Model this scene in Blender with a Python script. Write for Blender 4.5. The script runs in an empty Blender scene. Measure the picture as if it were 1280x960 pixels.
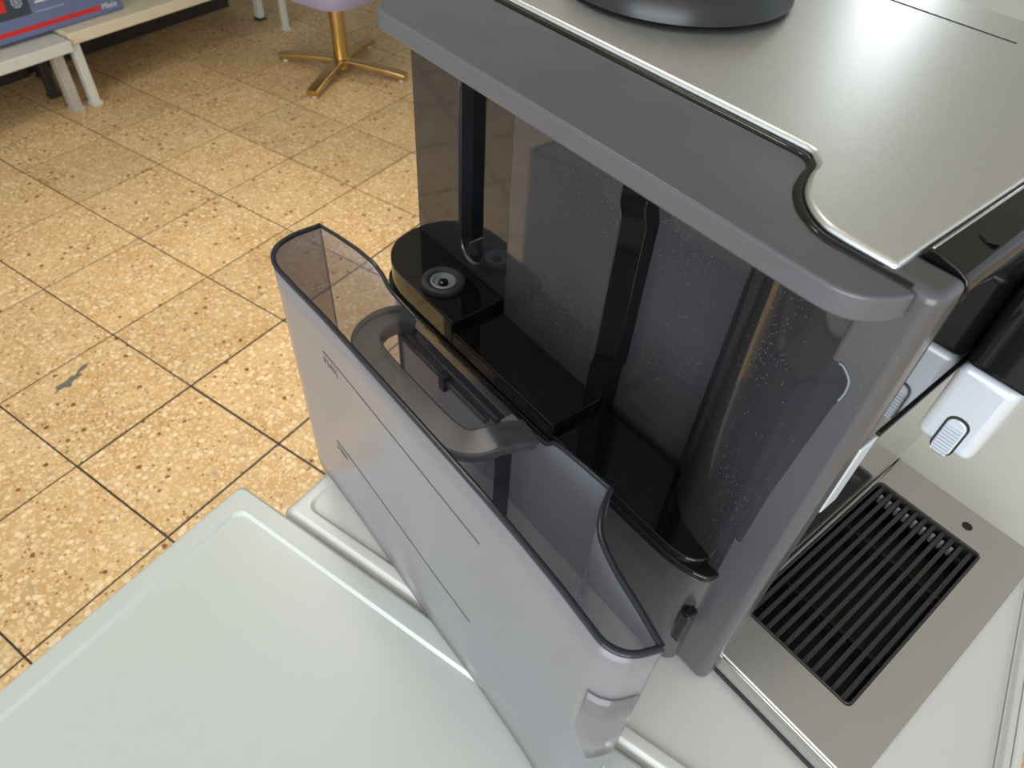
import bpy, bmesh, math, random
from mathutils import Vector, Matrix
random.seed(7)
sc = bpy.context.scene
col = sc.collection

# ------------------------------------------------------------------ frame
# machine frame: x = machine front, y = across the machine, z = 0 on the appliance tops
K = 1.096                       # frame units -> metres
FZ = -0.898                     # floor height in frame units
CAMZ = 0.52
TILE = (CAMZ - FZ) / 4.3164
WY = 0.2975                     # yaw of appliances and floor tiles against the machine
VX, VY = math.cos(WY), math.sin(WY)


def W(p):
    return Vector((K * p[0], K * p[1], K * (p[2] - FZ)))


def uv(v, u, z=0.0):            # appliance / floor axes -> machine frame
    return (v * VX - u * VY, v * VY + u * VX, z)


# ------------------------------------------------------------------ camera
F_PX = 885.72
pitch, roll, ym = 0.815, 0.0764, -0.8362
r0 = Vector((1, 0, 0)); fw = Vector((0, math.cos(pitch), -math.sin(pitch))); u0 = Vector((0, math.sin(pitch), math.cos(pitch)))
rt = math.cos(roll) * r0 + math.sin(roll) * u0
up = -math.sin(roll) * r0 + math.cos(roll) * u0


def to_m(d):
    ex = Vector((math.cos(ym), math.sin(ym), 0)); ey = Vector((-math.sin(ym), math.cos(ym), 0))
    return Vector((d.dot(ex), d.dot(ey), d.z))


R_, U_, B_ = to_m(rt), to_m(up), -to_m(fw)
cam = bpy.data.cameras.new('camera')
cam.sensor_width = 36
cam.sensor_fit = 'HORIZONTAL'
cam.lens = 36 * F_PX / 1280
cam.clip_start = 0.02
cam.clip_end = 60
camo = bpy.data.objects.new('camera', cam)
col.objects.link(camo)
mt = Matrix((R_, U_, B_)).transposed().to_4x4()
mt.translation = W((0, 0, CAMZ))
camo.matrix_world = mt
sc.camera = camo
cam.dof.use_dof = True
cam.dof.focus_distance = 0.52
cam.dof.aperture_fstop = 14


def project(p):                 # frame point -> pixel, used only to leave out tiles far outside the frame
    d = Vector(p) - Vector((0, 0, CAMZ))
    z = -d.dot(B_)
    if z < 0.05:
        return None
    return 640 + F_PX * d.dot(R_) / z, 480 - F_PX * d.dot(U_) / z


# ------------------------------------------------------------------ light
world = bpy.data.worlds.new('world'); sc.world = world
world.use_nodes = True
bg = world.node_tree.nodes['Background']
bg.inputs[0].default_value = (0.88, 0.95, 1.0, 1)
bg.inputs[1].default_value = 0.95


def area(name, loc, target, sx, sy, power, color):
    l = bpy.data.lights.new(name, 'AREA'); l.shape = 'RECTANGLE'
    l.size = sx; l.size_y = sy; l.energy = power; l.color = color
    o = bpy.data.objects.new(name, l); col.objects.link(o)
    o.location = W(loc)
    o.rotation_euler = (W(target) - W(loc)).to_track_quat('-Z', 'Y').to_euler()
    return o


# shop window behind the photographer, second window across the shop
area('shop_window_light', uv(0.45, -2.6, 0.78), uv(-0.4, 0.6, -0.2), 3.4, 1.7, 105, (0.93, 0.97, 1.0))
area('far_window_light', uv(-0.75, 6.3, 1.75), uv(-0.75, 0.5, 1.7), 0.5, 1.7, 20, (0.9, 0.97, 1.0))
fill_ = area('aisle_fill_light', uv(-1.35, 1.0, 1.6), uv(-1.35, 1.0, -0.9), 1.6, 0.6, 15, (1.0, 0.93, 0.82))  # unseen fill light, added to brighten the aisle floor
fill_.data.spread = math.radians(85)     # narrowed so the added light falls off before the shelf

sc.view_settings.view_transform = 'Standard'
sc.view_settings.look = 'None'
sc.view_settings.exposure = 0.0
sc.view_settings.gamma = 1.0
sc.view_settings.use_curve_mapping = False


# ------------------------------------------------------------------ materials
MATS = {}


def s2l(c):
    return tuple((x / 12.92 if x <= 0.04045 else ((x + 0.055) / 1.055) ** 2.4) for x in c)


def pmat(name, rgb, rough=0.5, metal=0.0, spec=0.5, noise=None, bump=0.0, bscale=200.0, coat=0.0, ior=1.5):
    """principled material; noise=(scale, amount, rough_amount) gives fine colour and gloss variation"""
    m = bpy.data.materials.new(name); m.use_nodes = True
    nt = m.node_tree; p = nt.nodes['Principled BSDF']
    p.inputs['Base Color'].default_value = (*rgb, 1)
    p.inputs['Roughness'].default_value = rough
    p.inputs['Metallic'].default_value = metal
    p.inputs['Specular IOR Level'].default_value = spec
    p.inputs['Coat Weight'].default_value = coat
    p.inputs['IOR'].default_value = ior
    p.inputs['Coat Roughness'].default_value = 0.05
    tc = nt.nodes.new('ShaderNodeTexCoord')
    if noise:
        n = nt.nodes.new('ShaderNodeTexNoise'); n.inputs['Scale'].default_value = noise[0]; n.inputs['Detail'].default_value = 4
        nt.links.new(tc.outputs['Object'], n.inputs['Vector'])
        r = nt.nodes.new('ShaderNodeMapRange')
        r.inputs[1].default_value = 0.25; r.inputs[2].default_value = 0.75
        r.inputs[3].default_value = 1 - noise[1]; r.inputs[4].default_value = 1 + noise[1]
        nt.links.new(n.outputs['Fac'], r.inputs[0])
        mx = nt.nodes.new('ShaderNodeVectorMath'); mx.operation = 'SCALE'
        mx.inputs[0].default_value = rgb
        nt.links.new(r.outputs[0], mx.inputs['Scale'])
        nt.links.new(mx.outputs[0], p.inputs['Base Color'])
        if len(noise) > 2 and noise[2]:
            r2 = nt.nodes.new('ShaderNodeMapRange')
            r2.inputs[1].default_value = 0.3; r2.inputs[2].default_value = 0.7
            r2.inputs[3].default_value = max(0.02, rough - noise[2]); r2.inputs[4].default_value = rough + noise[2]
            nt.links.new(n.outputs['Fac'], r2.inputs[0]); nt.links.new(r2.outputs[0], p.inputs['Roughness'])
    if bump:
        n2 = nt.nodes.new('ShaderNodeTexNoise'); n2.inputs['Scale'].default_value = bscale; n2.inputs['Detail'].default_value = 2
        nt.links.new(tc.outputs['Object'], n2.inputs['Vector'])
        b = nt.nodes.new('ShaderNodeBump'); b.inputs['Strength'].default_value = bump; b.inputs['Distance'].default_value = 0.001
        nt.links.new(n2.outputs['Fac'], b.inputs['Height']); nt.links.new(b.outputs[0], p.inputs['Normal'])
    MATS[name] = m
    return m


def add_specks(name, amount=0.06, scale=420.0, patch=18.0):
    """white limescale specks and dust, denser in patches"""
    m = MATS[name]; nt = m.node_tree; p = nt.nodes['Principled BSDF']
    tc = nt.nodes.new('ShaderNodeTexCoord')
    vo = nt.nodes.new('ShaderNodeTexVoronoi'); vo.inputs['Scale'].default_value = scale
    nt.links.new(tc.outputs['Object'], vo.inputs['Vector'])
    n = nt.nodes.new('ShaderNodeTexNoise'); n.inputs['Scale'].default_value = patch; n.inputs['Detail'].default_value = 5
    nt.links.new(tc.outputs['Object'], n.inputs['Vector'])
    th = nt.nodes.new('ShaderNodeMapRange')
    th.inputs[1].default_value = 0.48; th.inputs[2].default_value = 0.75
    th.inputs[3].default_value = 0.012; th.inputs[4].default_value = 0.012 + amount * 4
    nt.links.new(n.outputs['Fac'], th.inputs[0])
    sep = nt.nodes.new('ShaderNodeSeparateColor'); nt.links.new(vo.outputs['Color'], sep.inputs[0])
    near = nt.nodes.new('ShaderNodeMath'); near.operation = 'LESS_THAN'; near.inputs[1].default_value = 0.2
    nt.links.new(vo.outputs['Distance'], near.inputs[0])
    pick = nt.nodes.new('ShaderNodeMath'); pick.operation = 'LESS_THAN'
    nt.links.new(sep.outputs[0], pick.inputs[0]); nt.links.new(th.outputs[0], pick.inputs[1])
    mul = nt.nodes.new('ShaderNodeMath'); mul.operation = 'MULTIPLY'
    nt.links.new(near.outputs[0], mul.inputs[0]); nt.links.new(pick.outputs[0], mul.inputs[1])
    mul2 = nt.nodes.new('ShaderNodeMath'); mul2.operation = 'MULTIPLY'; mul2.inputs[1].default_value = 0.5
    nt.links.new(mul.outputs[0], mul2.inputs[0])
    mix = nt.nodes.new('ShaderNodeMix'); mix.data_type = 'RGBA'
    old = p.inputs['Base Color'].links
    if old:
        nt.links.new(old[0].from_socket, mix.inputs[6])
    else:
        mix.inputs[6].default_value = p.inputs['Base Color'].default_value
    mix.inputs[7].default_value = (0.55, 0.57, 0.6, 1)
    nt.links.new(mul2.outputs[0], mix.inputs[0]); nt.links.new(mix.outputs[2], p.inputs['Base Color'])


def smoke(name, tint, rough=0.04, frost=0.0, frost_rgb=(0.4, 0.4, 0.42), frost_rough=0.35, ior=1.5):
    """smoked clear plastic: tinted see-through with a glossy skin, optionally satin frosted"""
    m = bpy.data.materials.new(name); m.use_nodes = True
    nt = m.node_tree; nt.nodes.clear()
    out = nt.nodes.new('ShaderNodeOutputMaterial')
    tr = nt.nodes.new('ShaderNodeBsdfTransparent'); tr.inputs[0].default_value = (*tint, 1)
    gl = nt.nodes.new('ShaderNodeBsdfGlossy'); gl.inputs['Roughness'].default_value = rough
    lw = nt.nodes.new('ShaderNodeLayerWeight'); lw.inputs[0].default_value = 0.5
    pw = nt.nodes.new('ShaderNodeMath'); pw.operation = 'POWER'; pw.inputs[1].default_value = 5
    nt.links.new(lw.outputs['Facing'], pw.inputs[0])
    f0 = ((ior - 1) / (ior + 1)) ** 2
    fr = nt.nodes.new('ShaderNodeMath'); fr.operation = 'MULTIPLY_ADD'; fr.inputs[1].default_value = 1 - f0; fr.inputs[2].default_value = f0
    nt.links.new(pw.outputs[0], fr.inputs[0])
    a = nt.nodes.new('ShaderNodeMixShader')
    nt.links.new(fr.outputs[0], a.inputs[0]); nt.links.new(tr.outputs[0], a.inputs[1]); nt.links.new(gl.outputs[0], a.inputs[2])
    last = a.outputs[0]
    if frost:
        p = nt.nodes.new('ShaderNodeBsdfPrincipled')
        p.inputs['Base Color'].default_value = (*frost_rgb, 1); p.inputs['Roughness'].default_value = frost_rough
        b = nt.nodes.new('ShaderNodeMixShader'); b.inputs[0].default_value = frost
        nt.links.new(last, b.inputs[1]); nt.links.new(p.outputs[0], b.inputs[2]); last = b.outputs[0]
    nt.links.new(last, out.inputs[0])
    MATS[name] = m
    return m


pmat('steel_tray', (0.68, 0.67, 0.665), 0.33, 1.0, noise=(400, 0.03, 0.02), bump=0.02, bscale=1500)
pmat('steel', (0.90, 0.93, 0.93), 0.33, 1.0, noise=(400, 0.03, 0.02), bump=0.02, bscale=1500)
pmat('steel_polished', (0.62, 0.60, 0.57), 0.14, 1.0)
pmat('silver', (0.72, 0.77, 0.84), 0.36, 0.35)
pmat('black_gloss', (0.006, 0.006, 0.0065), 0.05, noise=(40, 0.2, 0.02))
pmat('black_shelf', (0.006, 0.005, 0.005), 0.06); add_specks('black_shelf', 0.002, 900, 14)
pmat('black_satin', (0.012, 0.012, 0.013), 0.3)
pmat('bay_panel', (0.048, 0.048, 0.052), 0.07, ior=1.9); add_specks('bay_panel', 0.08, 900, 10)
pmat('bay_gloss', (0.022, 0.022, 0.025), 0.05, ior=1.9); add_specks('bay_gloss', 0.012, 900, 12)
pmat('nose_gloss', (0.028, 0.028, 0.031), 0.07, ior=1.8); add_specks('nose_gloss', 0.12, 800, 14)
pmat('grey_satin', (0.085, 0.084, 0.09), 0.28, ior=1.6, bump=0.03, bscale=900); add_specks('grey_satin', 0.003, 900, 9)
pmat('grey_skirt', (0.06, 0.06, 0.063), 0.2, ior=1.9)
pmat('grey_lid', (0.106, 0.107, 0.121), 0.33, ior=1.6, bump=0.04, bscale=700, noise=(25, 0.06, 0.04))
pmat('recess_gloss', (0.034, 0.035, 0.042), 0.12, ior=1.7); add_specks('recess_gloss', 0.06, 800, 16)
pmat('rubber', (0.022, 0.022, 0.022), 0.55)
pmat('valve_grey', (0.22, 0.25, 0.28), 0.4)
pmat('peg_grey', (0.45, 0.45, 0.45), 0.4)
pmat('slat_black', (0.03, 0.028, 0.028), 0.42)
pmat('pit_black', (0.005, 0.005, 0.006), 0.4)
pmat('white_enamel', (0.605, 0.64, 0.605), 0.28, ior=1.55)
pmat('cream_enamel', (0.70, 0.70, 0.66), 0.28, ior=1.55)
pmat('bright_enamel', (0.84, 0.84, 0.81), 0.28)
pmat('white_side', (0.72, 0.73, 0.71), 0.35)
pmat('seam_dark', (0.02, 0.02, 0.02), 0.6)
pmat('shelf_white', (0.60, 0.60, 0.54), 0.45, noise=(20, 0.05))
pmat('shelf_cream', (0.68, 0.60, 0.44), 0.45, noise=(20, 0.05))
pmat('shelf_leg', (0.42, 0.38, 0.32), 0.5, noise=(40, 0.12))
pmat('dark_leg', (0.03, 0.022, 0.018), 0.5)
pmat('stain_grey', (0.13, 0.115, 0.095), 0.9)
pmat('gold', (0.60, 0.41, 0.17), 0.24, 1.0)
pmat('lilac_fabric', (0.34, 0.30, 0.43), 0.9, noise=(300, 0.12))
pmat('glide_white', (0.75, 0.72, 0.66), 0.5)
pmat('carton_blue', (0.13, 0.165, 0.30), 0.5, noise=(30, 0.06))
pmat('carton_dark', (0.035, 0.05, 0.07), 0.5)
pmat('carton_red', (0.62, 0.02, 0.02), 0.45)
pmat('print_white', (0.75, 0.72, 0.72), 0.5)
pmat('print_pale', (0.36, 0.40, 0.50), 0.5)
pmat('mark_grey', (0.10, 0.095, 0.10), 0.5)
pmat('wall_paint', (0.52, 0.52, 0.50), 0.7, noise=(3, 0.05))
pmat('ceiling_paint', (0.74, 0.81, 0.86), 0.8)
smoke('tank_clear', (0.86, 0.85, 0.86), 0.05, frost=0.19, frost_rgb=(0.56, 0.59, 0.68), frost_rough=0.4)
smoke('tank_front', (0.76, 0.735, 0.73), 0.2, frost=0.42, frost_rgb=(0.415, 0.41, 0.43), frost_rough=0.3)
smoke('tank_rim', (0.45, 0.45, 0.5), 0.08, frost=0.55, frost_rgb=(0.03, 0.035, 0.045), frost_rough=0.15)
smoke('tank_handle', (0.6, 0.6, 0.63), 0.15, frost=0.4, frost_rgb=(0.10, 0.098, 0.11), frost_rough=0.3)
smoke('sticker', (0.75, 0.73, 0.75), 0.08, frost=0.18, frost_rgb=(0.55, 0.53, 0.54), frost_rough=0.3)


def terrazzo(name, with_lines):
    m = bpy.data.materials.new(name); m.use_nodes = True
    nt = m.node_tree; p = nt.nodes['Principled BSDF']
    tc = nt.nodes.new('ShaderNodeTexCoord')
    vec = tc.outputs['Object']
    if not with_lines:
        oi = nt.nodes.new('ShaderNodeObjectInfo')
        sh = nt.nodes.new('ShaderNodeVectorMath'); sh.operation = 'MULTIPLY_ADD'
        cmb = nt.nodes.new('ShaderNodeCombineXYZ')
        for i, k in enumerate((37.0, 91.0, 13.0)):
            mm = nt.nodes.new('ShaderNodeMath'); mm.operation = 'MULTIPLY'; mm.inputs[1].default_value = k
            nt.links.new(oi.outputs['Random'], mm.inputs[0]); nt.links.new(mm.outputs[0], cmb.inputs[i])
        ad = nt.nodes.new('ShaderNodeVectorMath'); ad.operation = 'ADD'
        nt.links.new(tc.outputs['Object'], ad.inputs[0]); nt.links.new(cmb.outputs[0], ad.inputs[1])
        vec = ad.outputs[0]

    def chips(scale, stops, lo, hi):
        v = nt.nodes.new('ShaderNodeTexVoronoi'); v.inputs['Scale'].default_value = scale
        nt.links.new(vec, v.inputs['Vector'])
        s = nt.nodes.new('ShaderNodeSeparateColor'); nt.links.new(v.outputs['Color'], s.inputs[0])
        r = nt.nodes.new('ShaderNodeValToRGB'); r.color_ramp.interpolation = 'CONSTANT'
        e = r.color_ramp.elements
        while len(e) > 1:
            e.remove(e[-1])
        e[0].position = stops[0][0]; e[0].color = (*stops[0][1], 1)
        for pos, c in stops[1:]:
            x = e.new(pos); x.color = (*c, 1)
        nt.links.new(s.outputs[0], r.inputs[0])
        mk = nt.nodes.new('ShaderNodeMapRange')        # keeps only the cell's middle: chip in matrix
        mk.inputs[1].default_value = lo; mk.inputs[2].default_value = hi
        mk.inputs[3].default_value = 1; mk.inputs[4].default_value = 0
        nt.links.new(v.outputs['Distance'], mk.inputs[0])
        gate = nt.nodes.new('ShaderNodeMath'); gate.operation = 'GREATER_THAN'; gate.inputs[1].default_value = 0.35
        nt.links.new(s.outputs[1], gate.inputs[0])
        f = nt.nodes.new('ShaderNodeMath'); f.operation = 'MULTIPLY'
        nt.links.new(mk.outputs[0], f.inputs[0]); nt.links.new(gate.outputs[0], f.inputs[1])
        return r.outputs[0], f.outputs[0]

    n = nt.nodes.new('ShaderNodeTexNoise'); n.inputs['Scale'].default_value = 7; n.inputs['Detail'].default_value = 6
    nt.links.new(vec, n.inputs['Vector'])
    base = nt.nodes.new('ShaderNodeValToRGB')
    base.color_ramp.elements[0].position = 0.3; base.color_ramp.elements[0].color = (0.48, 0.30, 0.125, 1)
    base.color_ramp.elements[1].position = 0.7; base.color_ramp.elements[1].color = (0.60, 0.41, 0.20, 1)
    nt.links.new(n.outputs['Fac'], base.inputs[0])
    cur = base.outputs[0]
    for sc_, stops, lo, hi in (
            (150, [(0, (0.69, 0.50, 0.27)), (0.45, (0.56, 0.35, 0.14)), (0.7, (0.72, 0.52, 0.28)), (0.93, (0.24, 0.10, 0.03))], 0.45, 0.6),
            (58, [(0, (0.74, 0.575, 0.355)), (0.4, (0.64, 0.455, 0.24)), (0.62, (0.68, 0.50, 0.29)), (0.85, (0.50, 0.31, 0.13)), (0.92, (0.20, 0.075, 0.02)), (0.965, (0.40, 0.30, 0.20))], 0.38, 0.46)):
        c, f = chips(sc_, stops, lo, hi)
        mx = nt.nodes.new('ShaderNodeMix'); mx.data_type = 'RGBA'
        nt.links.new(f, mx.inputs[0]); nt.links.new(cur, mx.inputs[6]); nt.links.new(c, mx.inputs[7])
        cur = mx.outputs[2]
    if with_lines:
        sx = nt.nodes.new('ShaderNodeSeparateXYZ'); nt.links.new(tc.outputs['Object'], sx.inputs[0])
        fs = []
        for i in (0, 1):
            d = nt.nodes.new('ShaderNodeMath'); d.operation = 'PINGPONG'; d.inputs[1].default_value = TILE * K / 2
            nt.links.new(sx.outputs[i], d.inputs[0])
            l = nt.nodes.new('ShaderNodeMath'); l.operation = 'LESS_THAN'; l.inputs[1].default_value = 0.0035
            nt.links.new(d.outputs[0], l.inputs[0]); fs.append(l.outputs[0])
        mxm = nt.nodes.new('ShaderNodeMath'); mxm.operation = 'MAXIMUM'
        nt.links.new(fs[0], mxm.inputs[0]); nt.links.new(fs[1], mxm.inputs[1])
        mx = nt.nodes.new('ShaderNodeMix'); mx.data_type = 'RGBA'
        nt.links.new(mxm.outputs[0], mx.inputs[0]); nt.links.new(cur, mx.inputs[6]); mx.inputs[7].default_value = (0.03, 0.02, 0.012, 1)
        cur = mx.outputs[2]
    else:
        # every tile is cast from a slightly different batch
        r = nt.nodes.new('ShaderNodeMapRange'); r.inputs[3].default_value = 0.9; r.inputs[4].default_value = 1.06
        nt.links.new(oi.outputs['Random'], r.inputs[0])
        vm = nt.nodes.new('ShaderNodeVectorMath'); vm.operation = 'SCALE'
        nt.links.new(cur, vm.inputs[0]); nt.links.new(r.outputs[0], vm.inputs['Scale']); cur = vm.outputs[0]
    nt.links.new(cur, p.inputs['Base Color'])
    p.inputs['Roughness'].default_value = 0.42
    MATS[name] = m


terrazzo('terrazzo_tile', False)
terrazzo('terrazzo_floor', True)


# ------------------------------------------------------------------ builders
def empty(name, loc, label=None, cat=None, group=None):
    o = bpy.data.objects.new(name, None); o.empty_display_size = 0.05
    col.objects.link(o); o.location = W(loc)
    if label: o['label'] = label
    if cat: o['category'] = cat
    if group: o['group'] = group
    return o


def origin_of(o):
    p = Vector((0, 0, 0))
    while o is not None:
        p += Vector(o.location); o = o.parent
    return p


def mesh_obj(name, verts, faces, mat, parent=None, smooth=False, bevel=0.0, seg=2, loc=None, raw=False, solid=0.0, label=None):
    """verts in the machine frame; parents carry location only, so children store plain offsets"""
    base = origin_of(parent)
    org = Vector(loc) if raw and loc is not None else (W(loc) if loc is not None else base)
    me = bpy.data.meshes.new(name)
    pts = [(Vector(v) if raw else W(v)) - org for v in verts]
    me.from_pydata(pts, [], faces)
    bm = bmesh.new(); bm.from_mesh(me)
    bmesh.ops.remove_doubles(bm, verts=bm.verts, dist=1e-6)
    bmesh.ops.recalc_face_normals(bm, faces=bm.faces)
    bm.to_mesh(me); bm.free()
    me.materials.append(MATS[mat])
    o = bpy.data.objects.new(name, me); col.objects.link(o)
    if parent is not None:
        o.parent = parent
    o.location = org - base
    if solid:
        s = o.modifiers.new('solid', 'SOLIDIFY'); s.thickness = solid * K; s.offset = 0
    if bevel:
        b = o.modifiers.new('bevel', 'BEVEL'); b.width = bevel * K; b.segments = seg; b.limit_method = 'ANGLE'; b.angle_limit = math.radians(35)
        b.harden_normals = False
    if smooth or bevel:
        for f in me.polygons: f.use_smooth = True
        if bevel and not smooth:
            w = o.modifiers.new('wn', 'WEIGHTED_NORMAL'); w.keep_sharp = True
        try:
            me.set_sharp_from_angle(angle=math.radians(38))
        except Exception:
            pass
    if label: o['label'] = label
    return o


def prism_geo(pts, z0, z1):
    n = len(pts)
    zz0 = z0 if callable(z0) else (lambda p: z0)
    zz1 = z1 if callable(z1) else (lambda p: z1)
    v = [(p[0], p[1], zz0(p)) for p in pts] + [(p[0], p[1], zz1(p)) for p in pts]
    f = [list(range(n))[::-1], list(range(n, 2 * n))] + [[i, (i + 1) % n, n + (i + 1) % n, n + i] for i in range(n)]
    return v, f


def prism(name, pts, z0, z1, mat, parent=None, **k):
    v, f = prism_geo(pts, z0, z1)
    return mesh_obj(name, v, f, mat, parent, **k)


def box(name, x0, x1, y0, y1, z0, z1, mat, parent=None, **k):
    return prism(name, [(x0, y0), (x1, y0), (x1, y1), (x0, y1)], z0, z1, mat, parent, **k)


def ubox(name, v0, v1, u0, u1, z0, z1, mat, parent=None, **k):
    return prism(name, [uv(a, b)[:2] for a, b in ((v0, u0), (v1, u0), (v1, u1), (v0, u1))], z0, z1, mat, parent, **k)


def spline(pts, n=8, closed=False):
    """Catmull-Rom through 2D or 3D points"""
    out = []; m = len(pts)
    P = [Vector(p) for p in pts]
    segs = m if closed else m - 1
    for i in range(segs):
        p1, p2 = P[i], P[(i + 1) % m]
        p0 = P[(i - 1) % m] if (closed or i > 0) else p1 * 2 - p2
        p3 = P[(i + 2) % m] if (closed or i + 2 < m) else p2 * 2 - p1
        for k in range(n):
            t = k / n
            out.append(0.5 * ((2 * p1) + (p2 - p0) * t + (2 * p0 - 5 * p1 + 4 * p2 - p3) * t * t + (3 * p1 - p0 - 3 * p2 + p3) * t ** 3))
    if not closed:
        out.append(P[-1])
    return [tuple(p) for p in out]


def rrect(x0, x1, y0, y1, r, n=5):
    out = []
    for cx, cy, a in ((x1 - r, y1 - r, 0), (x0 + r, y1 - r, 90), (x0 + r, y0 + r, 180), (x1 - r, y0 + r, 270)):
        for i in range(n + 1):
            t = math.radians(a + 90 * i / n)
            out.append((cx + r * math.cos(t), cy + r * math.sin(t)))
    return out


def circ(cx, cy, r, n=32):
    return [(cx + r * math.cos(2 * math.pi * i / n), cy + r * math.sin(2 * math.pi * i / n)) for i in range(n)]


def ring_plate_geo(outer, inner, z0, z1):
    n = len(outer)
    v = [(*p, z1) for p in outer] + [(*p, z1) for p in inner] + [(*p, z0) for p in outer] + [(*p, z0) for p in inner]
    f = []
    for i in range(n):
        j = (i + 1) % n
        f += [[i, j, n + j, n + i], [2 * n + i, 3 * n + i, 3 * n + j, 2 * n + j], [i, 2 * n + i, 2 * n + j, j], [n + i, n + j, 3 * n + j, 3 * n + i]]
    return v, f


def lathe(name, prof, c, mat, parent, n=40, **k):
    """prof: list of (radius, z); revolved round the vertical through c"""
    v, f = [], []
    for r, z in prof:
        v += [(c[0] + r * math.cos(2 * math.pi * i / n), c[1] + r * math.sin(2 * math.pi * i / n), z) for i in range(n)]
    for a in range(len(prof) - 1):
        for i in range(n):
            j = (i + 1) % n
            f.append([a * n + i, a * n + j, (a + 1) * n + j, (a + 1) * n + i])
    f.append(list(range(n))[::-1]); f.append([(len(prof) - 1) * n + i for i in range(n)])
    return mesh_obj(name, v, f, mat, parent, smooth=True, **k)


def sweep_geo(path, sect, upv=(0, 0, 1)):
    """sweep a closed 2D section (side, up) along a 3D path"""
    P = [Vector(p) for p in path]; n = len(sect); v = []; f = []
    upv = Vector(upv)
    for i, p in enumerate(P):
        t = (P[min(i + 1, len(P) - 1)] - P[max(i - 1, 0)]).normalized()
        s = t.cross(upv).normalized(); u = s.cross(t).normalized()
        v += [tuple(p + s * a + u * b) for a, b in sect]
    for i in range(len(P) - 1):
        for k in range(n):
            l = (k + 1) % n
            f.append([i * n + k, i * n + l, (i + 1) * n + l, (i + 1) * n + k])
    f.append(list(range(n))[::-1]); f.append([(len(P) - 1) * n + k for k in range(n)])
    return v, f


def sweep(name, path, sect, mat, parent, upv=(0, 0, 1), **k):
    v, f = sweep_geo(path, sect, upv)
    return mesh_obj(name, v, f, mat, parent, **k)


def rsect(w, h, r=0.3, n=3):
    q = rrect(-w / 2, w / 2, -h / 2, h / 2, min(w, h) * r, n)
    return q


def sheet_geo(path, bot, top, rows=6):
    """vertical sheet along plan path [(x,y)], bottom and top heights per point"""
    n = len(path); v = []; f = []
    for r in range(rows + 1):
        t = r / rows
        for i, p in enumerate(path):
            x, y = p[0], p[1]
            z = bot[i] * (1 - t) + top[i] * t
            v.append((x, y, z))
    for r in range(rows):
        for i in range(n - 1):
            f.append([r * n + i, r * n + i + 1, (r + 1) * n + i + 1, (r + 1) * n + i])
    return v, f


def joined(name, geos, mat, parent, **k):
    v, f = [], []
    for gv, gf in geos:
        o = len(v); v += gv; f += [[i + o for i in q] for q in gf]
    return mesh_obj(name, v, f, mat, parent, **k)


def text_obj(name, txt, size, origin, xdir, ydir, mat, parent, bold=0.0):
    """flat printed lettering; origin and directions in the machine frame"""
    cu = bpy.data.curves.new(name, 'FONT'); cu.body = txt; cu.size = size * K; cu.extrude = 0.00012; cu.offset = bold
    tmp = bpy.data.objects.new(name + '_tmp', cu); col.objects.link(tmp)
    bpy.context.view_layer.update()
    me = bpy.data.meshes.new_from_object(tmp.evaluated_get(bpy.context.evaluated_depsgraph_get()))
    bpy.data.objects.remove(tmp)
    xd = Vector(xdir).normalized(); yd = Vector(ydir).normalized(); zd = xd.cross(yd)
    base = origin_of(parent)
    M3 = Matrix((xd, yd, zd)).transposed().to_4x4()
    me.transform(M3)
    me.materials.clear(); me.materials.append(MATS[mat])
    o = bpy.data.objects.new(name, me); col.objects.link(o); o.parent = parent
    o.location = W(origin) - base
    return o


# ------------------------------------------------------------------ setting: floor, walls
SCF = (CAMZ - FZ) / 1.37
T0V, T0U = -2.59083 * SCF, 0.92466 * SCF


def rot_obj_at(o):
    o.rotation_euler = (0, 0, WY)


def uv_mesh(name, verts_vu, faces, mat, org_vu, z, parent=None):
    """mesh laid out in the tile axes about org, object rotated to the tile yaw"""
    me = bpy.data.meshes.new(name)
    me.from_pydata([(K * (a - org_vu[0]), K * (b - org_vu[1]), K * (c - z)) for a, b, c in verts_vu], [], faces)
    me.materials.append(MATS[mat])
    o = bpy.data.objects.new(name, me); col.objects.link(o)
    o.location = W(uv(org_vu[0], org_vu[1], z)); rot_obj_at(o)
    if parent: o.parent = parent
    return o


TH = 0.0016
fl = uv_mesh('floor', [(-7, -6, FZ - TH), (6, -6, FZ - TH), (6, 8, FZ - TH), (-7, 8, FZ - TH),
                       (-7, -6, FZ - 0.1), (6, -6, FZ - 0.1), (6, 8, FZ - 0.1), (-7, 8, FZ - 0.1)],
             [[0, 1, 2, 3], [7, 6, 5, 4], [0, 4, 5, 1], [1, 5, 6, 2], [2, 6, 7, 3], [3, 7, 4, 0]], 'terrazzo_floor', (T0V, T0U), FZ)
fl['kind'] = 'structure'; fl['label'] = 'floor of beige speckled terrazzo tiles'
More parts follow.
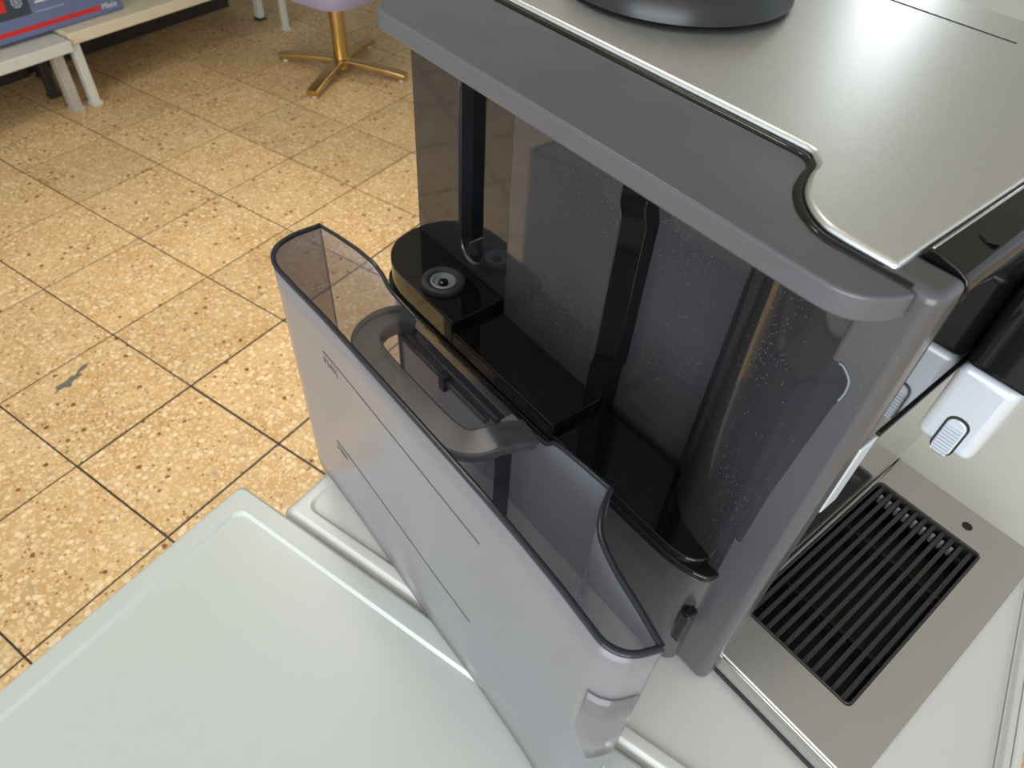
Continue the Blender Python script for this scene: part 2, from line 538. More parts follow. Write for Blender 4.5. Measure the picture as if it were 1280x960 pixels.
# one tile mesh, shared
g = 0.0022; h = TILE / 2 - g; c = 0.0008
tv = [(-h, -h, -TH), (h, -h, -TH), (h, h, -TH), (-h, h, -TH), (-h, -h, -c), (h, -h, -c), (h, h, -c), (-h, h, -c),
      (-h + c, -h + c, 0), (h - c, -h + c, 0), (h - c, h - c, 0), (-h + c, h - c, 0)]
tf = [[8, 9, 10, 11]] + [[a, (a + 1) % 4, 4 + (a + 1) % 4, 4 + a] for a in range(4)] + [[4 + a, 4 + (a + 1) % 4, 8 + (a + 1) % 4, 8 + a] for a in range(4)]
tm = bpy.data.meshes.new('tile'); tm.from_pydata([tuple(K * q for q in p) for p in tv], [], tf); tm.materials.append(MATS['terrazzo_tile'])
ntile = 0
for i in range(-9, 12):
    for j in range(-8, 14):
        vv, uu = T0V + (i + .5) * TILE, T0U + (j + .5) * TILE
        ok = False
        for a in (-.5, 0, .5):
            for b in (-.5, 0, .5):
                q = project(uv(vv + a * TILE, uu + b * TILE, FZ))
                if q and -40 < q[0] < 1320 and -40 < q[1] < 1000: ok = True
        # tiles wholly under the appliances or behind the machine from here are left out
        if not ok: continue
        if vv > -1.25 and vv < 0.25 and uu > 0.4: continue
        if uu > 3.6: continue
        if vv > 0.25 and uu > 1.6: continue
        o = bpy.data.objects.new('tile', tm); col.objects.link(o); o.parent = fl
        o.location = (K * (vv - T0V), K * (uu - T0U), 0)
        ntile += 1
stn = spline([(-.034, -.020), (-.014, -.006), (-.006, .010), (.004, .008), (.002, .032), (.016, .044), (.024, .030), (.014, .012), (.030, .004), (.012, -.014), (.020, -.034), (-.004, -.030), (-.018, -.044), (-.022, -.028)], 4, True)
stn = [(-1.634 + 0.4 * q[0] - q[1] * .55, .462 + q[1] * 1.0 + q[0] * .75) for q in stn]
sm_ = bpy.data.meshes.new('floor_stain'); ns_ = len(stn)
sm_.from_pydata([(K * (p[0] - T0V), K * (p[1] - T0U), z) for z in (.0004, -.0003) for p in stn], [], [list(range(ns_)), list(range(ns_, 2 * ns_))[::-1]] + [[i, ns_ + i, ns_ + (i + 1) % ns_, (i + 1) % ns_] for i in range(ns_)])
sm_.materials.append(MATS['stain_grey'])
so_ = bpy.data.objects.new('floor_stain', sm_); col.objects.link(so_); so_.parent = fl


def uwall(name, v0, v1, u0, u1, z0, z1, mat):
    o = ubox(name, v0, v1, u0, u1, z0, z1, mat, loc=uv((v0 + v1) / 2, (u0 + u1) / 2, z0))
    o['kind'] = 'structure'
    return o


uwall('wall_left', -3.66, -3.56, -1.2, 6.6, FZ, 1.85, 'wall_paint')
uwall('wall_far', -3.56, 4.0, 6.5, 6.6, FZ, 1.85, 'wall_paint')
uwall('ceiling', -3.66, 1.6, -1.2, 6.6, 1.85, 1.95, 'ceiling_paint')


# ------------------------------------------------------------------ appliances
def appliance(v0, v1, u0, u1, ztop, label, inset=0.017, depth=0.0030, cham=.0022, mat='white_enamel', group=None):
    cv, cu = (v0 + v1) / 2, (u0 + u1) / 2
    a = empty('washing_machine', uv(cv, cu, FZ), label, 'appliance', group)
    ubox('cabinet', v0 + .008, v1 - .008, u0 + .006, u1 - .006, FZ + .03, ztop - .034, 'white_side', a, bevel=0.004)
    ubox('plinth', v0 + .02, v1 - .03, u0 + .02, u1 - .02, FZ, FZ + .03, 'black_satin', a)

    def rr(d, r):
        return [uv(p[0], p[1])[:2] for p in rrect(v0 + d, v1 - d, u0 + d, u1 - d, r, 6)]
    # worktop: rounded edge, flat border, soft step down to the recessed field
    loops = [(rr(.001, .006), ztop - .032), (rr(0, .006), ztop - .028), (rr(0, .006), ztop - cham - .0012), (rr(.0004, .006), ztop - cham), (rr(cham - .0004, .007), ztop - .0005), (rr(cham + .0010, .008), ztop),
             (rr(inset, .010), ztop), (rr(inset + .0006, .010), ztop - depth * .12), (rr(inset + .0024, .010), ztop - depth * .88), (rr(inset + .0032, .010), ztop - depth)]
    v, f = [], []
    n = len(loops[0][0])
    for pts, z in loops: v += [(*p, z) for p in pts]
    for l in range(len(loops) - 1):
        for i in range(n):
            j = (i + 1) % n
            f.append([l * n + i, l * n + j, (l + 1) * n + j, (l + 1) * n + i])
    f.append([(len(loops) - 1) * n + i for i in range(n)]); f.append(list(range(n))[::-1])
    t = mesh_obj('worktop', v, f, mat, a, smooth=True)
    wn = t.modifiers.new('wn', 'WEIGHTED_NORMAL'); wn.weight = 100; wn.keep_sharp = True
    # front: door and panel, turned away from the camera
    ubox('control_fascia', v1 - .008, v1 - .002, u0 + .01, u1 - .01, ztop - .15, ztop - .04, 'white_side', a, bevel=.002)
    p = []
    for i in range(36):
        t_ = 2 * math.pi * i / 36
        p.append((cu + .16 * math.cos(t_), FZ + .45 + .16 * math.sin(t_)))
    vv = [uv(v1 - .008, q[0], q[1]) for q in p] + [uv(v1 + .012, cu + (q[0] - cu) * .9, FZ + .45 + (q[1] - FZ - .45) * .9) for q in p]
    ff = [list(range(36)), list(range(36, 72))] + [[i, (i + 1) % 36, 36 + (i + 1) % 36, 36 + i] for i in range(36)]
    mesh_obj('door', vv, ff, 'steel_polished', a, smooth=True)
    return a


wa = appliance(-0.374, 0.19, -0.39, 0.1808, 0.0, 'white appliance with recessed bare top in front of the water tank')
wb = appliance(-0.327, 0.2385, 0.1820, 0.752, 0.0, 'white appliance carrying the coffee machine and the water tank', inset=.014, depth=.0022, cham=.0065, mat='cream_enamel')
for vl in (0.2185, 0.2285):
    ubox('front_seam', vl, vl + .0007, .20, .74, -.0004, .0002, 'valve_grey', wb)
appliance(-0.47, 0.12, 1.86, 2.46, 0.0, 'white appliance in the next row beyond the steel machine top', mat='bright_enamel')


# ------------------------------------------------------------------ coffee machine
cm = empty('coffee_machine', (-0.25, 0.4, 0.0), 'steel and dark grey coffee machine with its open water tank bay', 'coffee machine')

# body core
prism('body', [(-.458, .302), (-.076, .302), (-.076, .572), (-.458, .572)], .006, .352, 'black_satin', cm, bevel=.004)
for fx, fy in ((-.43, .33), (-.43, .55), (-.1, .33), (-.1, .55)):
    lathe('foot', [(.012, 0), (.013, .002), (.012, .0065)], (fx, fy), 'rubber', cm, n=16)

# bay back wall in sections, each a panel of its own depth
cx0, cx1, zb = -.3955, -.3665, .1610
rr_ = (cx1 - cx0) / 2
ub = [(cx0 + rr_ + rr_ * math.cos(t), zb + rr_ + rr_ * math.sin(t)) for t in [-math.pi * i / 16 for i in range(17)]]
wo = [(-.458, .10), (-.330, .10), (-.330, .352), (cx1, .352)] + ub + [(cx0, .352), (-.458, .352)]
n = len(wo)
mesh_obj('bay_wall', [(x, .287, z) for x, z in wo] + [(x, .302, z) for x, z in wo], [list(range(n)), list(range(n, 2 * n))[::-1]] + [[i, (i + 1) % n, n + (i + 1) % n, n + i] for i in range(n)], 'bay_gloss', cm, bevel=.0022, seg=3)
box('channel_back', cx0 - .002, cx1 + .002, .2995, .3015, zb - .002, .352, 'black_gloss', cm)
WP = [(-.3305, .2825), (-.2285, .2815), (-.2285, .302), (-.3305, .302)]
prism('bay_panel', WP, .10, .352, 'bay_panel', cm, bevel=.0012)
prism('bay_panel', [(-.2145, .295), (-.13, .2955), (-.13, .302), (-.2145, .302)], .10, .352, 'bay_panel', cm, bevel=.0008)
# black rib with its two notches, between the panels
rv = []
prof = [(.10, 0), (.168, 0), (.176, .003), (.290, .003), (.299, -.001), (.352, -.001)]
rib = [(-.2295 + o, z) for z, o in prof] + [(-.2125 + o * .8, z) for z, o in reversed(prof)]
n = len(rib)
rv = [(x, .2795 if x < -.22 else .2835, z) for x, z in rib] + [(x, .302, z) for x, z in rib]
rf = [list(range(n)), list(range(n, 2 * n))[::-1]] + [[i, (i + 1) % n, n + (i + 1) % n, n + i] for i in range(n)]
mesh_obj('bay_rib', rv, rf, 'black_gloss', cm, bevel=.0012)
# rounded front end of the bay
nose = spline([(-.150, .297), (-.1405, .291), (-.1335, .277), (-.1215, .2645), (-.106, .2565), (-.088, .2525), (-.0755, .2515)], 6)
noseb = nose + [(-.0755, .302), (-.150, .302)]
prism('bay_end', noseb, .095, .352, 'nose_gloss', cm, smooth=True)

# tank shelf: rim flange, then three stepped glossy decks
def deck_plan(x0, x1, yo, endL=False, endR=False, ring=0.0):
    yi = .2865; rr2 = ring; ring = min(ring, .003)
    pts = []
    if endL:
        pts += spline([(-.4585 - ring, .2885), (-.4585 - ring, .278), (-.4535 - ring, .262), (-.444 - ring, .2495 - ring * .6), (-.430 - ring * .4, .2405 - ring), (-.416, .2370 - ring), (-.40, .2362 - ring)], 5)
    else:
        pts += [(x0, yi), (x0, yo)]
    if endR:
        pts += spline([(-.115, yo), (-.102, yo + .0008), (-.092 + rr2 * .5, yo + .0035), (-.0855 + rr2, yo + .009), (-.083 + rr2, yo + .017)], 5)
        pts += [(-.083 + rr2, yi)]
    else:
        pts += [(x1, yo), (x1, yi)]
    return pts


lowp = deck_plan(-.46, -.07, .2350, True, True, .0095)
prism('shelf_flange', lowp, .119, .1255, 'black_gloss', cm, bevel=.0012)
shelfL = prism('tank_shelf', deck_plan(-.46, -.336, .2362, True), .124, .1505, 'black_shelf', cm, bevel=.0012)
prism('tank_shelf', deck_plan(-.3362, -.2155, .2362), .124, .1415, 'black_shelf', cm, bevel=.0012)
prism('tank_shelf', deck_plan(-.2157, -.08, .2362, False, True), .124, .1325, 'black_shelf', cm, bevel=.0012)
# water inlet valve
vc = (-.3800, .2590)
lathe('valve_ring', [(.0185, .1500), (.0185, .1530), (.0175, .1545), (.0150, .1552), (.0125, .1545), (.0105, .1530), (.0105, .1500)], vc, 'rubber', shelfL)
lathe('valve_seat', [(.0106, .1506), (.0106, .1535), (.0092, .1538), (.0070, .1512), (.0045, .1508), (.0045, .1506)], vc, 'valve_grey', shelfL)
lathe('valve_core', [(.0042, .1505), (.0042, .1525), (.0030, .1532), (.0012, .1532)], vc, 'black_gloss', shelfL, n=20)

# lower housing (skirt) under the shelf
sk = spline([(-.458, .30), (-.4575, .285), (-.4545, .266), (-.446, .2515), (-.432, .2425), (-.415, .2390)], 5)
sk += spline([(-.10, .2385), (-.089, .2392), (-.0800, .2425), (-.0740, .2490), (-.0720, .262)], 5) + [(-.072, .30)]
prism('lower_housing', sk, .0, .1195, 'grey_skirt', cm, bevel=.0015)

# front pillar beside the bay
pil = [(-.0778, .252)] + [(-.056 + .0065 * math.cos(t), .2585 + .0065 * math.sin(t)) for t in [math.radians(a) for a in range(-90, 1, 15)]] + [(-.0495, .2735), (-.0778, .2735)]
v, f = prism_geo(pil, .0, .3620)
# the pillar tapers a little towards its foot and its rear edge leans
v = [(x - (.0045 * (1 - z / .369) if x < -.07 else -.001 * (1 - z / .369)), y, z) for x, y, z in v]
pillar = mesh_obj('front_pillar', v, f, 'grey_satin', cm, bevel=.0045, seg=4)
# finger recess on the pillar: thin plate, its darker reflection put into the colour
fr = [(-.0758, .3125), (-.0690, .3130), (-.0645, .3085), (-.0635, .302), (-.0652, .29), (-.0705, .215), (-.0712, .185), (-.0718, .166), (-.0745, .165), (-.0792, .172)]
n = len(fr)
mesh_obj('finger_recess', [(x, .2517, z) for x, z in fr] + [(x, .2535, z) for x, z in fr], [list(range(n)), list(range(n, 2 * n))[::-1]] + [[i, (i + 1) % n, n + (i + 1) % n, n + i] for i in range(n)], 'recess_gloss', pillar)
sweep('recess_highlight', [(x, .2513, z) for x, z in spline([(-.0715, .3135), (-.0690, .3130), (-.0645, .3085), (-.0635, .302), (-.0642, .296)], 4)], rsect(.0009, .0009, .3), 'valve_grey', pillar, upv=(0, 1, 0))  # pale line painting the highlight along the recess edge
# latch between skirt and pillar
lt = box('latch', -.0795, -.0715, .2355, .246, .048, .086, 'black_gloss', cm, bevel=.002)

# cover over the bay
lid = [(-.398, .305), (-.4045, .30)]
lid = [(-.4115, .3000), (-.4125, .255)] + spline([(-.4125, .250), (-.4105, .2385), (-.4030, .2310), (-.390, .2290)], 5)
lid += spline([(-.09, .2275), (-.0775, .2285), (-.068, .2335), (-.0610, .2430), (-.0585, .2500)], 5)
lid += [(-.0615, .2515), (-.098, .2505)]
lid += spline([(-.106, .2525), (-.119, .2605), (-.1295, .2730), (-.1340, .2850), (-.1375, .2950), (-.1440, .2995), (-.152, .3000)], 5)
prism('bay_cover', lid, .3485, .3605, 'grey_lid', cm, bevel=.0035, seg=4)
# gasket between cover and steel top
gk = [(-.458, .3025), (-.148, .3025)] + spline([(-.1435, .3015), (-.1365, .2955), (-.1330, .2845), (-.1265, .2715), (-.1170, .2610), (-.105, .2537), (-.094, .2520)], 5) + [(-.062, .2525)]
sweep('gasket', [(x, y, .3565) for x, y in gk], rsect(.0045, .010, .35), 'black_gloss', cm, smooth=True)
# steel top
st = [(-.458, .3050), (-.1465, .3050)] + spline([(-.1425, .3040), (-.1345, .2955), (-.1310, .2850), (-.1245, .2725), (-.1155, .2630), (-.104, .2565), (-.093, .2550)], 6)
st += [(-.0705, .2550), (-.0705, .572), (-.458, .572)]
top = prism('top_panel', st, .352, .3640, 'steel', cm, bevel=.0022, seg=3)
box('top_seam', -.44, -.149, .5250, .5266, .3636, .3642, 'seam_dark', top)
# bean container lid on top
lathe('bean_lid', [(.073, .3642), (.077, .3665), (.0765, .3720), (.072, .3800), (.050, .3860), (.0, .3880)], (-.327, .4135), 'black_satin', cm, n=64)

# control bezel along the front edge, and glossy front below it
bz = [(-.0705, .3625), (-.0690, .3650), (-.0665, .3655), (-.0560, .3635), (-.0510, .3610), (-.0492, .3570), (-.0490, .3515), (-.0705, .3515)]
n = len(bz)
bv = [(x, .2737, z) for x, z in bz] + [(x, .572, z) for x, z in bz]
bf = [list(range(n)), list(range(n, 2 * n))[::-1]] + [[i, (i + 1) % n, n + (i + 1) % n, n + i] for i in range(n)]
bezel = mesh_obj('control_panel', bv, bf, 'black_gloss', cm, bevel=.0008)
prism('button_mark', circ(-.0585, .3045, .0052, 20), .3641, .3649, 'pit_black', bezel)
box('chrome_strip', -.0688, -.0676, .2750, .571, .3640, .3658, 'steel_polished', bezel, bevel=.0004)
box('front_panel', -.0760, -.0500, .2737, .572, .259, .3515, 'black_gloss', cm, bevel=.0012)
# recess below the front panel
box('recess_back', -.0760, -.0665, .2842, .572, .040, .2592, 'steel_polished', cm, bevel=.0008)
box('recess_edge', -.0600, -.0492, .2745, .2900, .203, .2575, 'silver', cm, bevel=.0008)
box('panel_lip', -.0520, -.0487, .2900, .572, .2572, .2600, 'pit_black', cm, bevel=.0004)

# coffee spout
sp = box('spout', -.0495, -.0120, .3685, .440, .2615, .318, 'black_gloss', cm, bevel=.006, seg=3)
so = box('spout_block', -.0497, -.0165, .3700, .436, .2040, .2625, 'silver', sp, bevel=.006, seg=4)
sl = rrect(-.0375, -.0265, -.0140, .0140, .0052, 5)
slv = [(x, .3688, .2155 + z) for x, z in sl] + [(x, .3715, .2155 + z) for x, z in sl]
n = len(sl)
slider = mesh_obj('slider', slv, [list(range(n)), list(range(n, 2 * n))[::-1]] + [[i, (i + 1) % n, n + (i + 1) % n, n + i] for i in range(n)], 'silver', sp, bevel=.0006)
sl2 = rrect(-.0387, -.0253, -.0152, .0152, .0062, 5)
mesh_obj('slider_gap', [(x, .3697, .2160 + z) for x, z in sl2] + [(x, .3705, .2160 + z) for x, z in sl2], [list(range(n)), list(range(n, 2 * n))[::-1]] + [[i, (i + 1) % n, n + (i + 1) % n, n + i] for i in range(n)], 'seam_dark', sp)
geos = []
for k in range(9):
    z = .2035 + k * .0024
    v, f = prism_geo([(-.0368, .3675), (-.0272, .3675), (-.0272, .3690), (-.0368, .3690)], z, z + .0013)
    geos.append((v, f))
joined('slider_ridges', geos, 'silver', sp)
lathe('nozzle', [(.007, .1960), (.008, .1975), (.008, .2045)], (-.0330, .388), 'black_satin', sp, n=20)
lathe('nozzle', [(.007, .1960), (.008, .1975), (.008, .2045)], (-.0330, .418), 'black_satin', sp, n=20)

# drip tray with slatted grille
dt = empty('drip_tray', (0, .39, 0)); dt.parent = cm; dt.location = W((0, .39, 0)) - origin_of(cm)
ZT = .030
Q = (.52 - .030) / (.52 - .045)


def qb(name, x0, x1, y0, y1, *r, **k):
    return box(name, x0 * Q, x1 * Q, y0 * Q, y1 * Q, *r, **k)


def qr(x0, x1, y0, y1, r, n):
    return rrect(x0 * Q, x1 * Q, y0 * Q, y1 * Q, r, n)

outer_r = qr(-.0650, .0578, .2575, .5175, .0025, 5)
inner_r = qr(-.0615, .0272, .2962, .4815, .0045, 5)
v, f = ring_plate_geo(outer_r, inner_r, ZT - .0045, ZT)
mesh_obj('tray_frame', v, f, 'steel_tray', dt, bevel=.001)
v, f = ring_plate_geo(qr(-.064, .0562, .2592, .516, .003, 5), qr(-.0625, .0282, .2952, .4825, .0045, 5), .004, ZT - .0045)
mesh_obj('tray_side', v, f, 'steel_tray', dt)
qb('tray_edge', -.0600, .0575, .2560, .2580, ZT - .009, ZT - .0012, 'steel_polished', dt, bevel=.0008)
qb('tray_base', -.0635, .0555, .2585, .5155, .0, .0045, 'black_satin', dt)
v, f = ring_plate_geo(qr(-.0615, .0272, .2962, .4815, .0045, 5), qr(-.0600, .0257, .2977, .4800, .0035, 5), ZT - .017, ZT + .0008)
mesh_obj('grille_frame', v, f, 'slat_black', dt, bevel=.0004)
qb('tray_pan', -.0618, .0275, .296, .482, .0045, .008, 'pit_black', dt)
sv, sf = prism_geo([(-.00165, -.0912 * Q), (.00165, -.0912 * Q), (.00165, .0912 * Q), (-.00165, .0912 * Q)], -.011, 0)
sm = bpy.data.meshes.new('slat')
sm.from_pydata([tuple(K * q for q in p) for p in sv], [], sf); sm.materials.append(MATS['slat_black'])
NS = 11
for k in range(NS):
    x = -.0600 + (.0857) * (k + .55) / (NS + .1)
    o = bpy.data.objects.new('slat', sm); col.objects.link(o); o.parent = dt
    o.location = W((x * Q, .3888 * Q, ZT - .0015)) - origin_of(dt)
# cross bars and the row of pale pegs at the far end
for yy in (.345, .428):
    qb('cross_bar', -.060, .0257, yy, yy + .003, ZT - .0165, ZT - .0115, 'slat_black', dt)
for k in range(9):
    x = -.0600 + (.0857) * (k + 1.55) / (NS + .1)
    qb('peg', x - .0042 - .0012, x - .0042 + .0012, .4715, .4745, ZT - .013, ZT - .005, 'peg_grey', dt)
prism('drain_hole', circ(.0070 * Q, .4985 * Q, .0042, 20), ZT - .001, ZT + .0002, 'pit_black', dt)

# ------------------------------------------------------------------ water tank
tk = empty('water_tank', (-.24, .155, 0), 'smoked translucent water tank with moulded handle beside the coffee machine', 'water tank')
ZR = .222
outer = spline([(-.4265, .1815), (-.4185, .1570), (-.4060, .1385), (-.388, .1290), (-.362, .1282), (-.32, .1292), (-.25, .1290), (-.19, .1286), (-.14, .1278), (-.10, .1262), (-.078, .1245), (-.0640, .1240), (-.0540, .1300), (-.0478, .1425)], 8)
no = len(outer)
topz = []
for x, y in outer:
    t = min(1.0, max(0.0, (y - .130) / .05)) if x < -.3 else 0
    topz.append(ZR - .0115 * t)
rows = 10
v, f = [], []
for r in range(rows + 1):
    t = r / rows
    for i, (x, y) in enumerate(outer):
        lean = (1 - t) * (.0055 if x > -.2 else .0055 * max(0, min(1, (x + .36) / .16)))
        v.append((x, y - lean, .001 + (topz[i] - .001) * t))
for r in range(rows):
    for i in range(no - 1):
        f.append([r * no + i, r * no + i + 1, (r + 1) * no + i + 1, (r + 1) * no + i])
mesh_obj('outer_wall', v, f, 'tank_front', tk, smooth=True, solid=.0022)
# machine-side wall with its stepped rim
inner_ctrl = [(-.4265, .1815, .2105), (-.400, .1822, .2160), (-.372, .1828, .2205), (-.352, .1832, .2215), (-.342, .1834, .2185), (-.336, .1834, .2130), (-.330, .1834, .2105), (-.310, .1834, .2090), (-.303, .1834, .2080),
              (-.300, .1834, .1990), (-.26, .1834, .1975), (-.200, .1834, .1975), (-.190, .1834, .2050), (-.1760, .1834, .2075), (-.170, .1834, .2085), (-.165, .1834, .2150), (-.158, .1834, .2175), (-.140, .1834, .2195), (-.1215, .1834, .2210)]
inner_rest = spline([(-.1215, .1834), (-.1140, .1700), (-.1045, .1600), (-.0880, .1530), (-.068, .1480), (-.0478, .1425)], 6)
n = len(inner_ctrl)
v, f = sheet_geo([p[:2] for p in inner_ctrl], [.001] * n, [p[2] for p in inner_ctrl])
mesh_obj('inner_wall', v, f, 'tank_clear', tk, solid=.0022)
n2 = len(inner_rest)
v, f = sheet_geo(inner_rest, [.001] * n2, [.2210 + .001 * i / n2 for i in range(n2)])
mesh_obj('end_wall', v, f, 'tank_clear', tk, smooth=True, solid=.0022)
# floor plate a little above the foot
plan = [(x, y - (.004 if x > -.2 else -.001)) for x, y in outer[4:-2]] + [(x, y) for x, y in reversed(inner_rest[:-1])] + [(-.4200, .1815)]
prism('tank_floor', plan, .0105, .0130, 'tank_clear', tk)
# thickened dark rim along the whole opening
sect = rsect(.0036, .0034, .4)
sweep('rim', [(x, y, z) for (x, y), z in zip(outer, topz)], sect, 'tank_rim', tk, smooth=True)
sweep('rim', [p for p in inner_ctrl if p[0] <= -.303], rsect(.0028, .0026, .4), 'tank_rim', tk, smooth=True)
sweep('rim', [p for p in inner_ctrl if p[0] >= -.190], rsect(.0028, .0026, .4), 'tank_rim', tk, smooth=True)
sweep('rim', [(x, y, .2210 + .001 * i / n2) for i, (x, y) in enumerate(inner_rest)], rsect(.0034, .0034, .4), 'tank_rim', tk, smooth=True)
# moulded handle: arm, long grip beside the outer wall, arm
hp = spline([(-.3065, .1815, .2080), (-.3075, .170, .2120), (-.3060, .1570, .2135), (-.2985, .1450, .2140), (-.283, .1395, .2140), (-.25, .1390, .2140), (-.222, .1390, .2140), (-.2010, .1410, .2140), (-.1905, .1480, .2145), (-.1865, .1600, .2150), (-.1840, .1720, .2125), (-.1825, .1815, .2080)], 6)
hs = [(-.0095, .0012), (-.0085, .0022), (.0085, .0022), (.0095, .0012), (.0095, -.0045), (.0082, -.0045), (.0080, -.0006), (-.0080, -.0006), (-.0082, -.0075), (-.0095, -.0075)]
sweep('handle', hp, hs, 'tank_handle', tk, smooth=False, bevel=.0006)
# filter flap hinged on the wall between the arms
flap = box('filter_flap', -.3095, -.2140, .1745, .1763, .135, .1935, 'tank_clear', tk, bevel=.0004)
sweep('hinge_bar', [(-.3100, .1790, .1985), (-.2060, .1790, .1985)], rsect(.0070, .0055, .3), 'tank_rim', tk)
sweep('flap_bead', [(-.3095, .1750, .1925), (-.2140, .1750, .1925)], rsect(.0042, .0036, .3), 'tank_handle', flap)
sweep('flap_bead', [(-.3095, .1750, .1925), (-.3095, .1750, .1500)], rsect(.0030, .0030, .3), 'tank_handle', flap, upv=(0, 1, 0))
box('flap_clip', -.2600, -.2535, .1712, .1790, .1850, .1990, 'valve_grey' if False else 'tank_rim', flap, bevel=.0008)
lathe('hinge_pin', [(.0034, .1960), (.0036, .2040), (.0025, .2055)], (-.3065, .1770), 'tank_rim', tk, n=16)
box('hinge_socket', -.200, -.182, .1735, .1825, .1955, .2085, 'tank_clear', tk, bevel=.001)
# upright ribs inside
box('inside_rib', -.2140, -.2125, .1310, .1825, .012, .165, 'tank_clear', tk)
box('inside_rib', -.1985, -.1970, .1700, .1825, .012, .190, 'tank_rim', tk)
box('inside_rib', -.1230, -.1215, .1300, .1825, .012, .120, 'tank_clear', tk)
# engraved level lines and lettering on the outer face
def yface(x, z):
    b = min(range(no), key=lambda i: abs(outer[i][0] - x) + (1 if outer[i][1] > .15 else 0))
    t = z / ZR
    lean = (1 - t) * (.0055 if x > -.2 else .0055 * max(0, min(1, (x + .36) / .16)))
    return outer[b][1] - lean


def level_line(xa, xb, za, zbb):
    N = 14; path = []
    for i in range(N + 1):
        t = i / N; x = xa + (xb - xa) * t; z = za + (zbb - za) * t
        path.append((x, yface(x, z) - .00125, z))
    sweep('level_mark', path, rsect(.0006, .0006, .2), 'mark_grey', tk)


level_line(-.330, -.156, .1870, .1790)
level_line(-.336, -.160, .0870, .0790)
text_obj('level_lettering', 'MAX', .0085, (-.3310, yface(-.33, .19) - .0013, .1765), (1, 0, -.045), (0, 0, 1), 'mark_grey', tk)
text_obj('level_lettering', 'MIN', .0085, (-.3370, yface(-.33, .09) - .0013, .0765), (1, 0, -.045), (0, 0, 1), 'mark_grey', tk)
# clear label on the rounded end
seg = [p for p in outer if p[0] > -.0665 and p[1] < .1445]
sv, sf = sheet_geo([(x + .0016, y - .0030) for x, y in seg], [.085] * len(seg), [.175] * len(seg), 3)
mesh_obj('clear_label', sv, sf, 'sticker', tk, smooth=True, solid=.0004)

# ------------------------------------------------------------------ shelves, carton, chair in the background
def shelf_unit(u0, u1, zoff, vf, mat, label, legs):
    s = empty('display_shelf', uv(vf - .2, (u0 + u1) / 2, FZ), label, 'shelf', 'low display shelves')
    ubox('board', vf - .46, vf, u0, u1, FZ + .233 + zoff, FZ + .275 + zoff, mat, s, bevel=.004)
    ubox('shade_back_panel', vf - .48, vf - .46, u0, u1, FZ + .27, FZ + 1.75, 'shelf_white', s, bevel=.002)  # unseen back, added to keep light off the floor by the shelf
    ubox('under_shelf_shade', vf - .475, vf - .462, u0, u1, FZ, FZ + .27, 'dark_leg', s)  # dark sheet standing in for the shade under the shelf
    for zz in (.95, 1.40):  # unseen upper boards, added to shade what lies below
        ubox('board', vf - .46, vf - .06, u0, u1, FZ + zz, FZ + zz + .03, mat, s, bevel=.004)
    for (vv, uu, w, m) in legs:
        ubox('leg', vv - w, vv, uu - w / 2, uu + w / 2, FZ, FZ + .234 + zoff, m, s, bevel=.003)
        ubox('leg_foot', vv - w - .004, vv + .004, uu - w / 2 - .004, uu + w / 2 + .004, FZ, FZ + .012, 'rubber' if m == 'dark_leg' or vv < -3 else m, s)
    return s


shelf_unit(.35, 1.402, -.006, -2.893, 'shelf_white', 'grey white low shelf under the blue carton', [(-2.930, 1.352, .040, 'shelf_leg'), (-3.10, 1.362, .034, 'dark_leg'), (-2.93, .42, .04, 'shelf_leg'), (-3.30, .42, .034, 'dark_leg')])
shelf_unit(1.412, 2.50, .006, -2.918, 'shelf_cream', 'cream low shelf standing nearer the lilac chair', [(-2.921, 1.428, .034, 'shelf_white'), (-2.925, 2.474, .026, 'shelf_white'), (-3.115, 2.484, .034, 'shelf_white'), (-3.30, 1.44, .034, 'dark_leg')])
# carton
CV = -2.985; CZ = FZ + .283
ct = empty('carton', uv(CV - .2, 1.2, CZ), 'blue appliance carton with red stripe lying on the low shelf', 'carton')
ubox('carton_body', CV - .36, CV, .62, 1.705, CZ, CZ + .48, 'carton_blue', ct, bevel=.004)
FV = CV + .0008


def face_quad(name, pts, mat, parent, d=.0008):
    """flat print on the carton's front: pts (u, z above carton bottom)"""
    n = len(pts)
    v = [uv(CV - .001, a, CZ + b) for a, b in pts] + [uv(CV + d, a, CZ + b) for a, b in pts]
    return mesh_obj(name, v, [list(range(n)), list(range(n, 2 * n))[::-1]] + [[i, (i + 1) % n, n + (i + 1) % n, n + i] for i in range(n)], mat, parent)


face_quad('red_stripe', [(.63, .021), (1.608, .021), (1.608, .037), (.63, .037)], 'carton_red', ct)
face_quad('dark_print', [(.63, .074), (1.347, .074), (1.362, .26), (.63, .26)], 'carton_dark', ct)
face_quad('red_print', [(1.05, .101), (1.264, .101), (1.274, .24), (1.05, .24)], 'carton_red', ct, .0014)
face_quad('white_line', [(1.362, .0745), (1.475, .0735), (1.475, .0765), (1.362, .0775)], 'print_pale', ct)
face_quad('white_line', [(1.372, .104), (1.43, .104), (1.43, .110), (1.372, .110)], 'print_white', ct)
geos = []
for k in range(8):
    a0, a1 = math.radians(k * 45), math.radians(k * 45 + 34)
    cu_, cz_ = 1.309, .122
    q = [(cu_ + r * math.cos(a), cz_ + r * math.sin(a)) for r, a in ((.013, a0), (.020, a0), (.020, a1), (.013, a1))]
    v = [uv(CV - .001, a, CZ + b) for a, b in q] + [uv(CV + .0016, a, CZ + b) for a, b in q]
    geos.append((v, [[0, 1, 2, 3], [7, 6, 5, 4]] + [[i, (i + 1) % 4, 4 + (i + 1) % 4, 4 + i] for i in range(4)]))
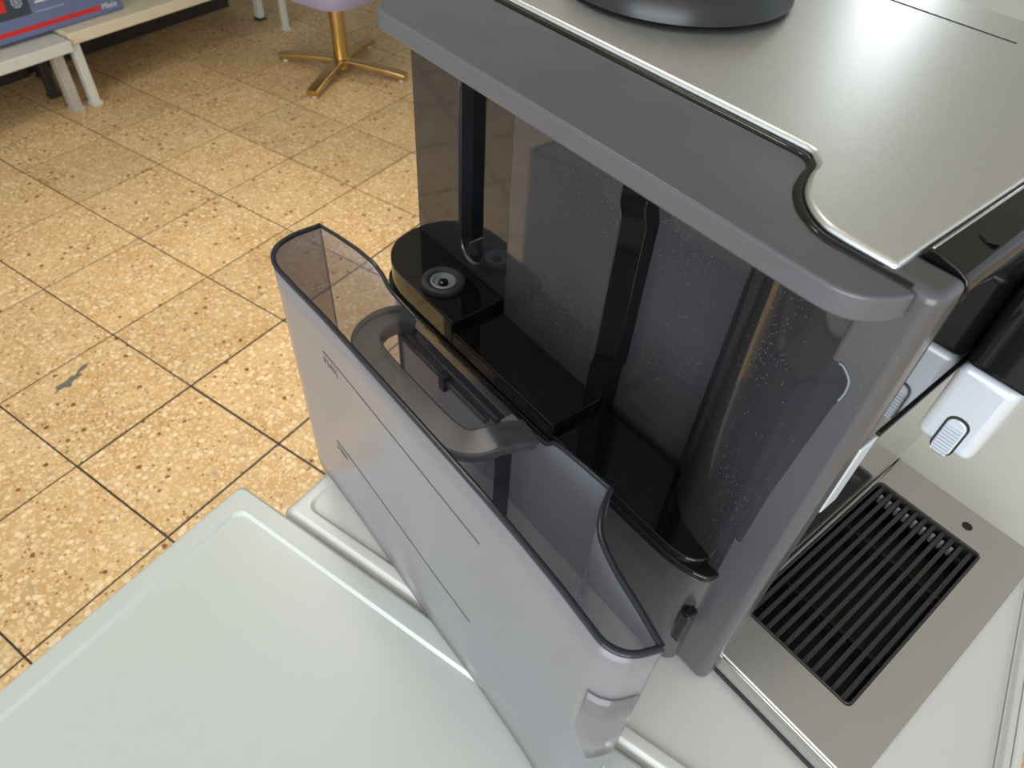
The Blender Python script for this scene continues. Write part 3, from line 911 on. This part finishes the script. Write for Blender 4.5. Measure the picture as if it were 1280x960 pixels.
for a in (0, 60, 120):
    t = math.radians(a); cu_, cz_ = 1.309, .122
    dx, dz = math.cos(t), math.sin(t)
    q = [(cu_ + .011 * dx - .002 * dz, cz_ + .011 * dz + .002 * dx), (cu_ - .011 * dx - .002 * dz, cz_ - .011 * dz + .002 * dx), (cu_ - .011 * dx + .002 * dz, cz_ - .011 * dz - .002 * dx), (cu_ + .011 * dx + .002 * dz, cz_ + .011 * dz - .002 * dx)]
    v = [uv(CV - .001, a_, CZ + b) for a_, b in q] + [uv(CV + .0016, a_, CZ + b) for a_, b in q]
    geos.append((v, [[0, 1, 2, 3], [7, 6, 5, 4]] + [[i, (i + 1) % 4, 4 + (i + 1) % 4, 4 + i] for i in range(4)]))
joined('round_emblem', geos, 'print_pale', ct)
ud = Vector(uv(0, 1)) - Vector(uv(0, 0))
text_obj('brand_lettering', 'Miele', .030, uv(CV + .0012, 1.615, CZ + .0195), tuple(ud), (0, 0, 1), 'print_white', ct)
# chair
CHV, CHU = -2.322 * SCF, 2.231 * SCF
ch = empty('swivel_chair', uv(CHV, CHU, FZ), 'lilac upholstered swivel chair on a brass four-star foot', 'chair')
cc = uv(CHV, CHU)[:2]
lathe('pole', [(.032, FZ + .045), (.032, FZ + .335)], cc, 'gold', ch, n=24)
lathe('hub', [(.036, FZ + .015), (.042, FZ + .022), (.042, FZ + .058), (.036, FZ + .064)], cc, 'gold', ch, n=24)
for k in range(4):
    a = math.radians(18.5 + 90 * k)
    dv, du = math.cos(a), math.sin(a)
    path = [uv(CHV + dv * r, CHU + du * r, FZ + z) for r, z in ((.028, .048), (.12, .045), (.22, .036), (.305, .024))]
    lg = sweep('leg', path, rsect(.050, .026, .25), 'gold', ch, bevel=0)
    gl = uv(CHV + dv * .285, CHU + du * .285)[:2]
    lathe('glide', [(.011, FZ), (.012, FZ + .008), (.010, FZ + .016)], gl, 'glide_white', lg, n=14)


def ch_rr(hw, r):
    return [uv(CHV - .02 + p[0], CHU + .02 + p[1])[:2] for p in rrect(-hw, hw, -hw, hw, r, 6)]


loops = [(ch_rr(.195, .09), FZ + .332), (ch_rr(.225, .10), FZ + .340), (ch_rr(.235, .10), FZ + .37), (ch_rr(.235, .10), FZ + .45), (ch_rr(.22, .10), FZ + .49), (ch_rr(.15, .08), FZ + .505)]
v, f = [], []
n = len(loops[0][0])
for pts, z in loops: v += [(*p, z) for p in pts]
for l in range(len(loops) - 1):
    for i in range(n):
        j = (i + 1) % n
        f.append([l * n + i, l * n + j, (l + 1) * n + j, (l + 1) * n + i])
f += [list(range(n))[::-1], [(len(loops) - 1) * n + i for i in range(n)]]
mesh_obj('seat', v, f, 'lilac_fabric', ch, smooth=True)
bp = [uv(CHV - .02 + .215 * math.cos(t), CHU + .02 + .215 * math.sin(t)) for t in [math.radians(20 + 8 * i) for i in range(21)]]
sweep('backrest', [(p[0], p[1], FZ + .63) for p in bp], rsect(.06, .36, .3, 4), 'lilac_fabric', ch, smooth=True)
